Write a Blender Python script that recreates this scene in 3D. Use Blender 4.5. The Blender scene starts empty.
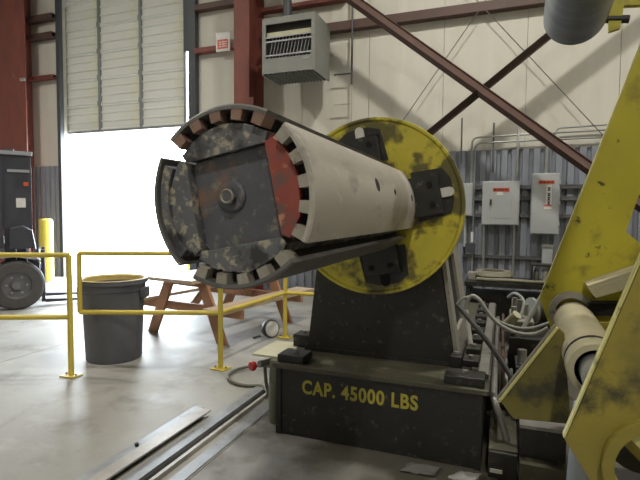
import bpy, math, random
from mathutils import Vector, Matrix
random.seed(7)
SC = bpy.context.scene
COL = SC.collection

# ------------------------------------------------------------------ camera
F_PX, PITCH, YAW, ROLL, EYE = 483.0, math.radians(3.16), math.radians(20.8), math.radians(0.46), 1.45
fw = Vector((-math.sin(YAW)*math.cos(PITCH), math.cos(YAW)*math.cos(PITCH), -math.sin(PITCH)))
rt = Vector((math.cos(YAW), math.sin(YAW), 0))
up = rt.cross(fw)
rt, up = rt*math.cos(ROLL)+up*math.sin(ROLL), up*math.cos(ROLL)-rt*math.sin(ROLL)
cam_d = bpy.data.cameras.new('camera'); cam = bpy.data.objects.new('camera', cam_d); COL.objects.link(cam)
cam_d.sensor_fit = 'HORIZONTAL'; cam_d.sensor_width = 36; cam_d.lens = 36*F_PX/640
cam_d.clip_start = 0.05; cam_d.clip_end = 300
m = Matrix((rt, up, -fw)).transposed().to_4x4(); m.translation = (0, 0, EYE)
cam.matrix_world = m
SC.camera = cam

# ------------------------------------------------------------------ sky, daylight, exposure
W = bpy.data.worlds.new('world'); SC.world = W; W.use_nodes = True
bg = W.node_tree.nodes['Background']; bg.inputs[0].default_value = (0.83, 0.92, 1.0, 1); bg.inputs[1].default_value = 28.0
vs = SC.view_settings
vs.view_transform = 'Standard'; vs.look = 'None'; vs.gamma = 1.0; vs.use_curve_mapping = False
vs.exposure = 0.0
LAMP_W = 260.0
# daylight portal in the doorway (guides sampling of the sky only, adds no light)
pl = bpy.data.lights.new('doorway_portal', 'AREA'); pl.shape = 'RECTANGLE'; pl.size = 3.4; pl.size_y = 3.3
pl.cycles.is_portal = True
po = bpy.data.objects.new('doorway_portal', pl); COL.objects.link(po)
po.location = (-7.5, 8.3, 1.6); po.rotation_euler = (math.radians(-90), 0, 0)

# ------------------------------------------------------------------ materials
MATS = {}
def mat(name, c1, c2=None, scale=6.0, rough=0.6, metal=0.0, bump=0.0, bscale=40.0, wear=None, stretch=(1, 1, 1), emit=None, spec=0.5, rvar=0.0):
    """Principled material; c1/c2 mixed by noise, wear = [(colour, low, high, scale), ...] patches on top"""
    m = bpy.data.materials.new(name); m.use_nodes = True
    nt = m.node_tree; N = nt.nodes; L = nt.links; b = N['Principled BSDF']
    b.inputs['Roughness'].default_value = rough; b.inputs['Metallic'].default_value = metal
    b.inputs['Specular IOR Level'].default_value = spec
    tc = N.new('ShaderNodeTexCoord'); mp = N.new('ShaderNodeMapping'); mp.inputs['Scale'].default_value = stretch
    L.new(tc.outputs['Object'], mp.inputs[0])
    def noise(sc, det=5, off=0.0):
        n = N.new('ShaderNodeTexNoise'); n.inputs['Scale'].default_value = sc; n.inputs['Detail'].default_value = det
        n.inputs['Roughness'].default_value = 0.6
        if off:
            a = N.new('ShaderNodeVectorMath'); a.inputs[1].default_value = (off, off*1.7, off*.6)
            L.new(mp.outputs[0], a.inputs[0]); L.new(a.outputs[0], n.inputs['Vector'])
        else:
            L.new(mp.outputs[0], n.inputs['Vector'])
        return n.outputs['Fac']
    def mix(fac, a, bb):
        x = N.new('ShaderNodeMix'); x.data_type = 'RGBA'; L.new(fac, x.inputs[0])
        for s, v in ((x.inputs[6], a), (x.inputs[7], bb)):
            if hasattr(v, 'is_linked'): L.new(v, s)
            else: s.default_value = (*v, 1)
        return x.outputs[2]
    def ramp(fac, lo, hi):
        r = N.new('ShaderNodeMapRange'); r.inputs[1].default_value = lo; r.inputs[2].default_value = hi
        L.new(fac, r.inputs[0]); return r.outputs[0]
    col = mix(ramp(noise(scale), 0.3, 0.7), c1, c2 or tuple(v*0.82 for v in c1))
    for i, (wc, lo, hi, ws) in enumerate(wear or []):
        col = mix(ramp(noise(ws, 6, 3.1*(i+1)), lo, hi), col, wc)
    L.new(col, b.inputs['Base Color'])
    if rvar:
        rr = N.new('ShaderNodeMapRange'); rr.inputs[1].default_value = .3; rr.inputs[2].default_value = .7
        rr.inputs[3].default_value = rough-rvar; rr.inputs[4].default_value = rough+rvar
        L.new(noise(scale*1.3, 4, 9.0), rr.inputs[0]); L.new(rr.outputs[0], b.inputs['Roughness'])
    if bump:
        bp = N.new('ShaderNodeBump'); bp.inputs['Strength'].default_value = bump; bp.inputs['Distance'].default_value = 0.01
        L.new(noise(bscale, 4, 5.0), bp.inputs['Height']); L.new(bp.outputs[0], b.inputs['Normal'])
    if emit:
        b.inputs['Emission Color'].default_value = (*emit[0], 1); b.inputs['Emission Strength'].default_value = emit[1]
    MATS[name] = m
    return m

mat('concrete', (.35, .342, .32), (.25, .243, .222), 0.9, .56, bump=.12, bscale=30, rvar=.1,
    wear=[((.17, .155, .125), .54, .72, 2.3), ((.37, .36, .335), .56, .80, 5)])
mat('concrete_dark', (.17, .165, .155), (.12, .115, .105), 2.5, .5, bump=.15, bscale=30, rvar=.1,
    wear=[((.08, .07, .055), .52, .68, 4), ((.30, .29, .27), .62, .74, 7)])
mat('concrete_mid', (.27, .26, .24), (.20, .195, .18), 1.6, .52, bump=.15, bscale=30, rvar=.1,
    wear=[((.085, .075, .05), .50, .66, 2.2), ((.36, .35, .33), .62, .76, 6)])
mat('yard', (.72, .71, .68), (.66, .65, .62), 1.0, .9)
mat('insulation', (.60, .582, .52), (.55, .53, .46), 1.6, .75, stretch=(3, 3, .35), bump=.06, bscale=25,
    wear=[((.50, .43, .28), .62, .80, 1.5)])
mat('wall_core', (.45, .42, .36), None, 3, .9)
mat('ceiling_mat', (.55, .54, .50), None, 2, .9)
mat('siding', (.25, .27, .32), (.20, .215, .25), 3, .5, stretch=(2, 2, .4), bump=.05)
mat('red_steel', (.21, .055, .038), (.14, .042, .032), 5, .6, stretch=(1, 1, .4), wear=[((.33, .20, .14), .66, .74, 14)])
mat('brown_steel', (.105, .056, .044), (.075, .044, .036), 5, .6)
mat('dark_brace', (.055, .036, .026), (.04, .028, .02), 5, .6)
mat('door_white', (.68, .68, .64), (.62, .62, .57), 1.5, .5, wear=[((.60, .59, .40), .58, .74, 1.2)])
mat('door_stile', (.26, .27, .27), None, 3, .5, metal=.3)
mat('dark_frame', (.06, .065, .075), None, 4, .5)
mat('panel_grey', (.40, .42, .43), (.37, .39, .40), 3, .45)
mat('galv', (.40, .41, .40), (.30, .31, .30), 8, .4, metal=.6)
mat('strut', (.16, .165, .17), None, 8, .5, metal=.4)
mat('heater_grey', (.215, .22, .20), (.18, .185, .17), 3, .5)
mat('heater_dark', (.035, .035, .033), None, 5, .7)
mat('heater_vane', (.36, .36, .37), None, 5, .4, metal=.3)
mat('heater_cream', (.46, .45, .30), None, 5, .5)
mat('sticker_red', (.62, .09, .035), None, 20, .5)
mat('sticker_white', (.72, .71, .68), None, 20, .5)
mat('sticker_black', (.03, .03, .035), None, 20, .5)
mat('rail_yellow', (.60, .47, .07), (.52, .40, .06), 9, .45, wear=[((.25, .20, .08), .66, .74, 16)])
mat('yellow_paint', (.52, .46, .035), (.43, .375, .03), 3.5, .5, bump=.08, bscale=18,
    wear=[((.05, .045, .02), .63, .68, 9), ((.17, .14, .03), .58, .74, 4)])
mat('yellow_dirty', (.30, .25, .035), (.19, .155, .03), 3.5, .55, bump=.1, bscale=18,
    wear=[((.05, .045, .02), .56, .66, 7), ((.10, .085, .03), .52, .7, 3)])
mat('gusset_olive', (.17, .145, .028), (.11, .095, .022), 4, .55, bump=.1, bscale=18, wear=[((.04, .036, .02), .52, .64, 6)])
mat('yellow_edge', (.58, .54, .22), (.46, .42, .15), 9, .5, wear=[((.10, .09, .05), .60, .68, 14)])
mat('disc_yellow', (.60, .515, .045), (.46, .39, .035), 4, .45, bump=.1, bscale=20,
    wear=[((.15, .125, .03), .56, .70, 9)])
mat('black_steel', (.018, .0175, .0155), (.012, .0115, .0105), 6, .5, bump=.12, bscale=22,
    wear=[((.042, .038, .028), .58, .74, 7), ((.085, .078, .066), .61, .70, 20)])
mat('greasy_top', (.085, .08, .05), (.045, .042, .03), 5, .45, bump=.2, bscale=18, wear=[((.20, .185, .12), .60, .70, 7)])
mat('beige_plate', (.30, .285, .25), (.22, .21, .18), 5, .5, wear=[((.07, .065, .055), .60, .70, 8)])
mat('shell_steel', (.40, .375, .33), (.345, .32, .28), 5, .55, metal=.0, bump=.08, bscale=30, stretch=(1, .5, 1),
    wear=[((.24, .225, .20), .58, .72, 9), ((.47, .45, .40), .62, .74, 14)])
mat('shell_dark', (.17, .165, .16), (.12, .118, .115), 6, .45, metal=.3, bump=.08, bscale=30, wear=[((.27, .25, .22), .60, .72, 9)])
mat('tooth_steel', (.34, .32, .27), (.25, .23, .19), 14, .5, wear=[((.12, .10, .08), .58, .68, 30)])
mat('tooth_rust', (.25, .15, .11), (.20, .13, .10), 14, .6, wear=[((.10, .08, .06), .58, .68, 30)])
mat('wedge_grime_veil', (.13, .135, .145), (.095, .10, .11), 9, .5, bump=.25, bscale=26,  # bluish base colour lifted to carry lens veil; patches on top are grime
    wear=[((.34, .305, .23), .53, .61, 30), ((.03, .03, .035), .52, .62, 8)])
mat('wedge_red', (.30, .062, .045), (.21, .05, .038), 9, .55, bump=.2, bscale=26,
    wear=[((.10, .085, .08), .50, .62, 11), ((.42, .20, .12), .60, .68, 20)])
mat('core_grime_veil', (.095, .10, .115), (.068, .072, .085), 8, .45, bump=.25, bscale=24,  # base tone raised for veiling glare, with rust and grime patches over it
    wear=[((.20, .11, .07), .53, .66, 7), ((.20, .18, .15), .56, .66, 22)])
mat('hole_black', (.006, .006, .006), None, 5, .9)
mat('slot_white', (.68, .67, .63), None, 9, .6)
mat('stencil', (.46, .40, .05), (.36, .31, .045), 20, .6, wear=[((.05, .046, .03), .66, .74, 22)])
mat('bare_steel', (.36, .37, .38), (.28, .29, .30), 9, .34, metal=.8, rvar=.08)
mat('worn_steel', (.30, .29, .27), (.22, .21, .20), 9, .42, metal=.5, rvar=.1)
mat('rail_shine', (.33, .345, .36), (.25, .26, .27), 9, .42, metal=.4, wear=[((.16, .15, .13), .58, .7, 12)])
mat('channel_top', (.40, .375, .34), (.31, .29, .26), 9, .42, metal=.2)
mat('roll_steel', (.27, .275, .28), (.17, .175, .18), 3, .38, metal=.7, stretch=(1, 4, 1))
mat('tube_cream', (.44, .40, .27), (.36, .33, .22), 5, .5, wear=[((.20, .18, .12), .60, .70, 9)])
mat('chrome', (.62, .64, .66), None, 8, .25, metal=.8)
mat('post_grey', (.36, .39, .43), (.30, .33, .37), 5, .45, metal=.2)
mat('can_grey', (.105, .108, .125), (.085, .088, .10), 4, .55)
mat('can_liner', (.55, .42, .14), (.45, .33, .10), 8, .5)
mat('wood_red', (.42, .225, .13), (.33, .165, .095), 5, .65, stretch=(1, 1, 1), bump=.1, bscale=30)
mat('wood_top', (.50, .40, .30), (.42, .32, .23), 5, .5, bump=.1)
mat('rubber', (.035, .034, .034), (.025, .025, .025), 8, .75)
mat('tyre', (.085, .08, .078), (.06, .058, .056), 8, .8)
mat('rim', (.17, .17, .175), (.12, .12, .125), 8, .6)
mat('fork_body', (.05, .052, .07), (.035, .037, .05), 5, .5)
mat('fork_trim', (.32, .33, .36), None, 5, .4)
mat('hose_grey', (.33, .34, .33), (.25, .26, .25), 12, .5)
mat('hose_dark', (.05, .05, .048), None, 12, .55)
mat('hose_tan', (.19, .18, .125), None, 12, .6)
mat('hose_olive', (.12, .115, .085), None, 12, .6)
mat('valve_red', (.38, .02, .02), None, 9, .4)
mat('olive_tank', (.13, .135, .09), (.10, .10, .07), 7, .5)
mat('tray_cream', (.46, .44, .31), (.38, .36, .24), 5, .6)
mat('lens_white', (.66, .66, .64), (.5, .5, .5), 14, .3)
mat('lamp_glow', (.9, .9, .88), None, 5, .5, emit=((1.0, .96, .88), 12))
mat('lamp_shell', (.35, .36, .36), None, 5, .4, metal=.6)
mat('rag_grey', (.16, .155, .145), None, 9, .9)
mat('rag_light', (.26, .255, .24), None, 9, .9)
mat('wire', (.12, .115, .105), None, 5, .5)

def disc_grime():
    """worn yellow with oily smears along the four jaw tracks"""
    m = MATS['disc_yellow']; nt = m.node_tree; N = nt.nodes; L = nt.links; b = N['Principled BSDF']
    tc = N.new('ShaderNodeTexCoord'); mp = N.new('ShaderNodeMapping'); mp.vector_type = 'TEXTURE'
    mp.inputs['Location'].default_value = (0, 0, 1.025); mp.inputs['Rotation'].default_value = (0, -math.radians(11), 0)
    L.new(tc.outputs['Object'], mp.inputs[0]); sp = N.new('ShaderNodeSeparateXYZ'); L.new(mp.outputs[0], sp.inputs[0])
    def mth(op, a, b_=None):
        n = N.new('ShaderNodeMath'); n.operation = op
        for i, v in enumerate((a, b_)):
            if v is None: continue
            if hasattr(v, 'is_linked'): L.new(v, n.inputs[i])
            else: n.inputs[i].default_value = v
        return n.outputs[0]
    near = mth('MINIMUM', mth('ABSOLUTE', sp.outputs[0]), mth('ABSOLUTE', sp.outputs[2]))
    ns = N.new('ShaderNodeTexNoise'); ns.inputs['Scale'].default_value = 9; ns.inputs['Detail'].default_value = 6; L.new(mp.outputs[0], ns.inputs['Vector'])
    v = mth('SUBTRACT', near, mth('MULTIPLY', mth('SUBTRACT', ns.outputs['Fac'], .48), .95))
    r = N.new('ShaderNodeMapRange'); r.inputs[1].default_value = .07; r.inputs[2].default_value = .20; r.inputs[3].default_value = .85; r.inputs[4].default_value = 0
    L.new(v, r.inputs[0])
    x = N.new('ShaderNodeMix'); x.data_type = 'RGBA'; L.new(r.outputs[0], x.inputs[0])
    old = b.inputs['Base Color'].links[0].from_socket
    L.new(old, x.inputs[6]); x.inputs[7].default_value = (.045, .04, .02, 1); L.new(x.outputs[2], b.inputs['Base Color'])
disc_grime()
def oily_floor():
    """oil-stained concrete around the machine"""
    m = MATS['concrete_mid']; nt = m.node_tree; N = nt.nodes; L = nt.links; b = N['Principled BSDF']
    tc = N.new('ShaderNodeTexCoord'); sp = N.new('ShaderNodeSeparateXYZ'); L.new(tc.outputs['Object'], sp.inputs[0])
    ns = N.new('ShaderNodeTexNoise'); ns.inputs['Scale'].default_value = 3.2; ns.inputs['Detail'].default_value = 6; L.new(tc.outputs['Object'], ns.inputs['Vector'])
    def mth(op, a, b_):
        n = N.new('ShaderNodeMath'); n.operation = op
        for i, v in enumerate((a, b_)):
            if hasattr(v, 'is_linked'): L.new(v, n.inputs[i])
            else: n.inputs[i].default_value = v
        return n.outputs[0]
    v = mth('MINIMUM', mth('ADD', sp.outputs[0], 1.22), mth('SUBTRACT', sp.outputs[1], 2.42))
    v = mth('ADD', v, mth('MULTIPLY', mth('SUBTRACT', ns.outputs['Fac'], .5), .9))
    r = N.new('ShaderNodeMapRange'); r.inputs[1].default_value = 0; r.inputs[2].default_value = .22; r.inputs[4].default_value = .85; L.new(v, r.inputs[0])
    x = N.new('ShaderNodeMix'); x.data_type = 'RGBA'; L.new(r.outputs[0], x.inputs[0])
    L.new(b.inputs['Base Color'].links[0].from_socket, x.inputs[6]); x.inputs[7].default_value = (.062, .056, .038, 1); L.new(x.outputs[2], b.inputs['Base Color'])
oily_floor()

# ------------------------------------------------------------------ mesh helpers
class MB:
    """collects shapes in world coordinates; build() links them as ONE mesh object"""
    def __init__(s): s.v = []; s.f = []; s.sm = []
    def add(s, v, f, smooth=False):
        o = len(s.v); s.v += [Vector(p) for p in v]; s.f += [tuple(i+o for i in q) for q in f]; s.sm += [smooth]*len(f); return s
    def box(s, x0, x1, y0, y1, z0, z1, M=None):
        v = [Vector((x, y, z)) for x in (x0, x1) for y in (y0, y1) for z in (z0, z1)]
        if M is not None: v = [M @ p for p in v]
        return s.add(v, [(0, 1, 3, 2), (4, 6, 7, 5), (0, 4, 5, 1), (2, 3, 7, 6), (0, 2, 6, 4), (1, 5, 7, 3)])
    def bar(s, a, b, w, h, upv=(0, 0, 1)):
        """box of section w x h from a to b"""
        a, b = Vector(a), Vector(b); d = (b-a).normalized(); u = Vector(upv)
        if abs(d.dot(u)) > .98: u = Vector((0, 1, 0))
        r = d.cross(u).normalized(); u = r.cross(d)
        v = [p + r*w/2*i + u*h/2*j for p in (a, b) for i in (-1, 1) for j in (-1, 1)]
        return s.add(v, [(0, 1, 3, 2), (4, 6, 7, 5), (0, 4, 5, 1), (2, 3, 7, 6), (0, 2, 6, 4), (1, 5, 7, 3)])
    def cyl(s, a, b, r0, r1=None, n=20, caps=True):
        a, b = Vector(a), Vector(b); r1 = r0 if r1 is None else r1
        d = (b-a).normalized(); t = Vector((0, 0, 1)) if abs(d.z) < .9 else Vector((1, 0, 0))
        x = d.cross(t).normalized(); y = d.cross(x)
        ra = [a + (x*math.cos(k*2*math.pi/n) + y*math.sin(k*2*math.pi/n))*r0 for k in range(n)]
        rb = [b + (x*math.cos(k*2*math.pi/n) + y*math.sin(k*2*math.pi/n))*r1 for k in range(n)]
        s.add(ra+rb, [(k, (k+1) % n, n+(k+1) % n, n+k) for k in range(n)], n > 8)
        if caps: s.add(ra, [tuple(range(n))]); s.add(rb, [tuple(range(n))])
        return s
    def tube(s, pts, r, n=8):
        P = [Vector(p) for p in pts]; R = []
        x = None
        for i, p in enumerate(P):
            d = (P[min(i+1, len(P)-1)] - P[max(i-1, 0)]).normalized()
            if x is None:
                t = Vector((0, 0, 1)) if abs(d.z) < .9 else Vector((1, 0, 0)); x = d.cross(t).normalized()
            x = (x - d*x.dot(d)).normalized(); y = d.cross(x)
            R.append([p + (x*math.cos(k*2*math.pi/n) + y*math.sin(k*2*math.pi/n))*r for k in range(n)])
        v = [q for ring in R for q in ring]
        f = [(i*n+k, i*n+(k+1) % n, (i+1)*n+(k+1) % n, (i+1)*n+k) for i in range(len(P)-1) for k in range(n)]
        s.add(v, f, True); s.add(R[0], [tuple(range(n))]); s.add(R[-1], [tuple(range(n))]); return s
    def prism(s, poly, fn, d0, d1, smooth=False):
        """poly of 2-D points, fn(a, b, d) -> point, extruded from d0 to d1"""
        n = len(poly); A = [fn(a, b, d0) for a, b in poly]; B = [fn(a, b, d1) for a, b in poly]
        s.add(A, [tuple(range(n))]); s.add(B, [tuple(range(n))[::-1]])
        if smooth: s.add(A+B, [(k, (k+1) % n, n+(k+1) % n, n+k) for k in range(n)], True)
        else:
            for k in range(n): s.add([A[k], A[(k+1) % n], B[(k+1) % n], B[k]], [(0, 1, 2, 3)])
        return s
    def ringsec(s, outer, inner, fn, d0, d1):
        """solid with a hole: outer/inner loops of equal point count"""
        n = len(outer)
        O0 = [fn(a, b, d0) for a, b in outer]; I0 = [fn(a, b, d0) for a, b in inner]
        O1 = [fn(a, b, d1) for a, b in outer]; I1 = [fn(a, b, d1) for a, b in inner]
        q = [(k, (k+1) % n, n+(k+1) % n, n+k) for k in range(n)]
        s.add(O0+I0, q); s.add(O1+I1, q); s.add(O0+O1, q); s.add(I0+I1, q); return s
    def revolve(s, prof, o, ax, n=40):
        """prof of (radius, height along ax)"""
        o, ax = Vector(o), Vector(ax).normalized(); t = Vector((0, 0, 1)) if abs(ax.z) < .9 else Vector((1, 0, 0))
        x = ax.cross(t).normalized(); y = ax.cross(x)
        for (r0, h0), (r1, h1) in zip(prof, prof[1:]):
            a = [o + ax*h0 + (x*math.cos(k*2*math.pi/n) + y*math.sin(k*2*math.pi/n))*r0 for k in range(n)]
            b = [o + ax*h1 + (x*math.cos(k*2*math.pi/n) + y*math.sin(k*2*math.pi/n))*r1 for k in range(n)]
            s.add(a+b, [(k, (k+1) % n, n+(k+1) % n, n+k) for k in range(n)], True)
        return s
    def build(s, name, material, parent=None, bevel=0.0, org=None):
        me = bpy.data.meshes.new(name)
        o = bpy.data.objects.new(name, me); COL.objects.link(o)
        if parent is not None:
            base = wloc(parent)
        elif org is not None:
            base = Vector(org)
        else:
            xs = [p.x for p in s.v]; ys = [p.y for p in s.v]; zs = [p.z for p in s.v]
            base = Vector(((min(xs)+max(xs))/2, (min(ys)+max(ys))/2, min(zs)))
        me.from_pydata([tuple(p-base) for p in s.v], [], s.f)
        me.polygons.foreach_set('use_smooth', s.sm)
        me.materials.append(MATS[material]); me.validate()
        import bmesh
        bm = bmesh.new(); bm.from_mesh(me)
        bmesh.ops.recalc_face_normals(bm, faces=bm.faces); bm.to_mesh(me); bm.free()
        if parent is not None: o.parent = parent
        else: o.location = base
        if bevel:
            weld = o.modifiers.new('weld', 'WELD'); weld.merge_threshold = 1e-5
            b = o.modifiers.new('bevel', 'BEVEL'); b.width = bevel; b.segments = 2; b.limit_method = 'ANGLE'; b.angle_limit = math.radians(50)
        return o
def wloc(o):
    p = Vector(o.location)
    while o.parent is not None:
        o = o.parent; p += o.location
    return p
def tag(o, label, cat, group=None):
    o['label'] = label; o['category'] = cat
    if group: o['group'] = group
    return o
def thing(name, loc, label, cat, group=None):
    o = bpy.data.objects.new(name, None); COL.objects.link(o); o.location = loc; o.empty_display_size = .1
    return tag(o, label, cat, group)
def struct(o): o['kind'] = 'structure'; return o
def dup(src, parent, d=(0, 0, 0), rot=None):
    c = src.copy(); COL.objects.link(c); c.parent = parent
    c.location = Vector(src.location) + Vector(d)
    if rot: c.rotation_euler = rot
    return c
def smoothpath(pts, k=6):
    P = [Vector(p) for p in pts]; out = []
    for i in range(len(P)-1):
        p0, p1, p2, p3 = P[max(i-1, 0)], P[i], P[i+1], P[min(i+2, len(P)-1)]
        for j in range(k):
            t = j/k
            out.append(.5*((2*p1)+(p2-p0)*t+(2*p0-5*p1+4*p2-p3)*t*t+(3*p1-p0-3*p2+p3)*t**3))
    out.append(P[-1]); return out
def bend(pts, rad=.08, k=5):
    """polyline with rounded corners"""
    P = [Vector(p) for p in pts]; out = [P[0]]
    for a, b, c in zip(P, P[1:], P[2:]):
        r = min(rad, (a-b).length*.45, (c-b).length*.45)
        s, e = b+(a-b).normalized()*r, b+(c-b).normalized()*r
        for j in range(k+1):
            t = j/k; out.append(s*(1-t)**2 + b*2*t*(1-t) + e*t*t)
    out.append(P[-1]); return out

# ================================================================== THE SETTING
# floor: slab bed with saw-cut concrete bays, darker machine strip on the right
floor = struct(MB().box(-14, -1.80, -6, 8.1, -.30, -.012).box(-1.735, 9, -6, 8.1, -.30, -.012).box(-1.80, -1.735, -6, 8.1, -.30, -.14).box(-1.80, -1.735, 3.5, 8.1, -.14, -.012).build('floor', 'concrete_dark', org=(0, 0, 0)))
XS = [-14, -9.0, -4.47, -1.886]; YS = [-6, -1.5, 8.1]
for i in range(3):
    for j in range(2):
        MB().box(XS[i]+.004, XS[i+1]-.004, YS[j]+.004, YS[j+1]-.004, -.012, 0).build('floor_bay', 'concrete', floor)
MB().box(-1.884, -1.712, 3.505, 8.1, -.012, 0).build('floor_bay', 'concrete', floor)
MB().box(-1.705, -1.565, -6, 8.1, -.012, -.002).build('floor_bay', 'concrete', floor)
MB().box(-1.557, 9, -6, 8.1, -.012, 0).build('machine_bay', 'concrete_mid', floor)
ground = struct(MB().box(-80, 60, 8.12, 90, -.3, -.02).build('ground', 'yard'))

# back wall with the bay-door opening
WX0, WX1, WZ = -14.0, 9.0, 8.5
OX0, OX1, OZ = -9.10, -5.75, 6.4
wb = MB()
wb.box(WX0, OX0, 8.03, 8.13, 0, WZ); wb.box(OX1, WX1, 8.03, 8.13, 0, WZ); wb.box(OX0, OX1, 8.03, 8.13, OZ, WZ)
wall = struct(wb.build('wall_back', 'wall_core', org=(0, 8.03, 0)))
seams_r = [-5.75, -4.36, -3.40, -2.18, -.96, .26, 1.48, 2.70, 3.92, 5.14, 6.36, 9.0]
for a, b in zip(seams_r, seams_r[1:]):
    MB().box(a+.004, b-.004, 8.0, 8.03, 2.45, WZ).build('insulation_panel', 'insulation', wall)
seams_l = [-14, -12.78, -11.56, -10.34, -9.10]
for a, b in zip(seams_l, seams_l[1:]):
    MB().box(a+.004, b-.004, 8.0, 8.03, 2.45, WZ).build('insulation_panel', 'insulation', wall)
MB().box(OX0, OX1, 8.0, 8.03, OZ, WZ).build('insulation_panel', 'insulation', wall)
def sheet(x0, w):
    """one ribbed siding sheet"""
    pr = []; n = 6; p = w/n
    for k in range(n):
        a = k*p
        pr += [(a, 0), (a+p*.56, 0), (a+p*.62, .042), (a+p*.94, .042)]
    pr.append((w, 0))
    A = []; 
    for a, d in pr: A += [(x0+a, 8.0-.045+d, 0), (x0+a, 8.0-.045+d, 2.45)]
    m_ = MB(); n2 = len(pr)
    m_.add(A, [(2*i, 2*i+2, 2*i+3, 2*i+1) for i in range(n2-1)])
    m_.box(x0, x0+w, 8.0, 8.03, 0, 2.45)
    return m_
sh = None
for a in [-5.55+.915*k for k in range(16)]:
    if a+.915 > 9.01: continue
    sheet(a, .91).build('siding_sheet', 'siding', wall)
for a in [-10.03-.915*k for k in range(4)]:
    sheet(a, .91).build('siding_sheet', 'siding', wall)
struct(MB().box(-14.15, -14, -6, 8.13, 0, WZ).build('wall_left', 'insulation'))
struct(MB().box(9, 9.15, -6, 8.13, 0, WZ).build('wall_right', 'insulation'))
struct(MB().box(-14.15, 9.15, -6.15, -6, 0, WZ).build('wall_front', 'insulation'))
struct(MB().box(-14.15, 9.15, -6.15, 8.13, WZ, WZ+.15).build('ceiling', 'ceiling_mat'))
# door trim, tracks and an added slit cover
struct(MB().box(-9.17, -9.08, 7.93, 8.03, 0, 6.6).build('trim_1', 'dark_frame'))
struct(MB().box(-5.745, -5.63, 7.92, 8.02, 0, 6.6).build('trim_2', 'dark_frame'))
struct(MB().box(-5.62, -5.56, 7.88, 8.0, 0, 6.6).build('trim_3', 'dark_frame'))
struct(MB().box(-6.0, -5.70, 8.13, 8.16, 4.62, 6.6).build('slit_cover', 'dark_frame'))  # added strip blocks the daylight slit beside the upper door rows
# sectional bay door, half raised
DX0, DX1, DZ, ROW, NR = -9.29, -5.985, 3.21, .555, 6
door = struct(MB().box(DX0, DX1, 8.20, 8.235, DZ, DZ+ROW*NR).build('door_1', 'door_white', org=(DX0, 8.2, DZ)))
cw = (DX1-DX0)/3
prof = [(0, 0), (0, .048), (.03, .048), (.045, .010), (.165, .010), (.18, .036), (.205, .036), (.22, .010), (.345, .010), (.36, .036), (.385, .036), (.40, .010), (.50, .010), (.515, .048), (.545, .048), (.545, 0)]
pan = MB().prism([(d, z) for z, d in prof], lambda d, z, x: Vector((x, 8.20-d, DZ+z)), DX0+.03, DX0+cw-.03).build('door_panel', 'door_white', door)
for r in range(NR):
    for c in range(3):
        if r or c: dup(pan, door, (c*cw, 0, r*ROW))
for c in range(4):
    x = DX0+c*cw
    MB().box(x-.03, x+.03, 8.142, 8.20, DZ, DZ+ROW*NR).build('stile', 'door_stile', door)
for r in range(1, NR):
    for c in range(1, 3):
        x = DX0+c*cw
        MB().box(x-.045, x+.045, 8.13, 8.142, DZ+r*ROW-.05, DZ+r*ROW+.05).build('hinge', 'door_stile', door)
MB().box(DX0, DX1, 8.15, 8.22, DZ-.05, DZ-.002).build('bottom_seal', 'door_stile', door)

# steel frame ------------------------------------------------------
def hcol(x0, x1, y0, y1, z1, name, mt, label):
    t = thing(name, ((x0+x1)/2, (y0+y1)/2, 0), label, 'column')
    MB().box(x0, x1, y0, y0+.022, 0, z1).build('front_flange', mt, t)
    MB().box(x0, x1, y1-.022, y1, 0, z1).build('rear_flange', mt, t)
    xm = (x0+x1)/2
    MB().box(xm-.011, xm+.011, y0+.022, y1-.022, 0, z1).build('web', mt, t)
    MB().box(x0-.06, x1+.06, y0-.05, y1-.002, 0, .03).build('base_plate', mt, t)
    return t
cB = hcol(-4.44, -4.14, 7.42, 7.96, 8.48, 'steel_column', 'red_steel', 'rust-red steel column beside the wall heater')
MB().bar((-4.10, 7.41, 3.26), (-4.10, 7.41, 3.42), .10, .012).build('bracket', 'red_steel', cB)
cL = thing('steel_column', (-9.95, 7.75, 0), 'wide rust-red steel column behind the forklift', 'column')
MB().box(-10.75, -9.56, 7.50, 7.525, 0, 8.48).build('front_flange', 'red_steel', cL)
MB().box(-10.22, -9.96, 7.955, 7.98, 0, 8.48).build('rear_flange', 'red_steel', cL)
MB().box(-9.985, -9.96, 7.525, 7.955, 0, 8.48).build('web', 'red_steel', cL)
MB().box(-10.3, -9.5, 7.45, 7.99, 0, .03).build('base_plate', 'red_steel', cL)
MB().box(-9.68, -9.55, 7.46, 7.499, 4.20, 4.26).build('clip', 'galv', cL)
def girt(x0, x1, z0, z1, label, mt='brown_steel'):
    g = MB(); g.box(x0, x1, 7.84, 7.998, z1-.012, z1); g.box(x0, x1, 7.84, 7.998, z0, z0+.012); g.box(x0, x1, 7.84, 7.852, z0+.012, z1-.012)
    return tag(g.build('wall_girt', mt), label, 'girt', 'horizontal wall girts')
girt(-4.13, 8.9, 4.52, 4.66, 'long brown wall girt running right from behind the heater')
girt(-4.13, -2.6, 5.02, 5.08, 'thin red girt just above the heater', 'red_steel')
girt(-5.55, -4.45, 4.46, 4.54, 'short red girt behind the white and red sign', 'red_steel')
girt(-5.55, -4.45, 5.24, 5.34, 'short brown girt at top edge between bay door and column')
girt(-9.94, -9.18, 4.33, 4.40, 'lowest short girt left of the bay door', 'red_steel')
girt(-9.94, -9.18, 5.20, 5.31, 'middle short girt left of the bay door')
girt(-9.94, -9.18, 5.58, 5.70, 'topmost short girt left of the bay door')
b1 = MB(); A_, B_ = Vector((-4.12, 7.30, 6.227)), Vector((3.5, 7.30, .102))
b1.bar(A_, B_, .20, .012, (0, .627, .78)); b1.bar(A_+Vector((0, -.095, 0)), B_+Vector((0, -.095, 0)), .012, .13, (0, .627, .78))
tag(b1.build('diagonal_brace', 'brown_steel'), 'long brown diagonal brace descending to the right across the white wall', 'brace')
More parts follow.
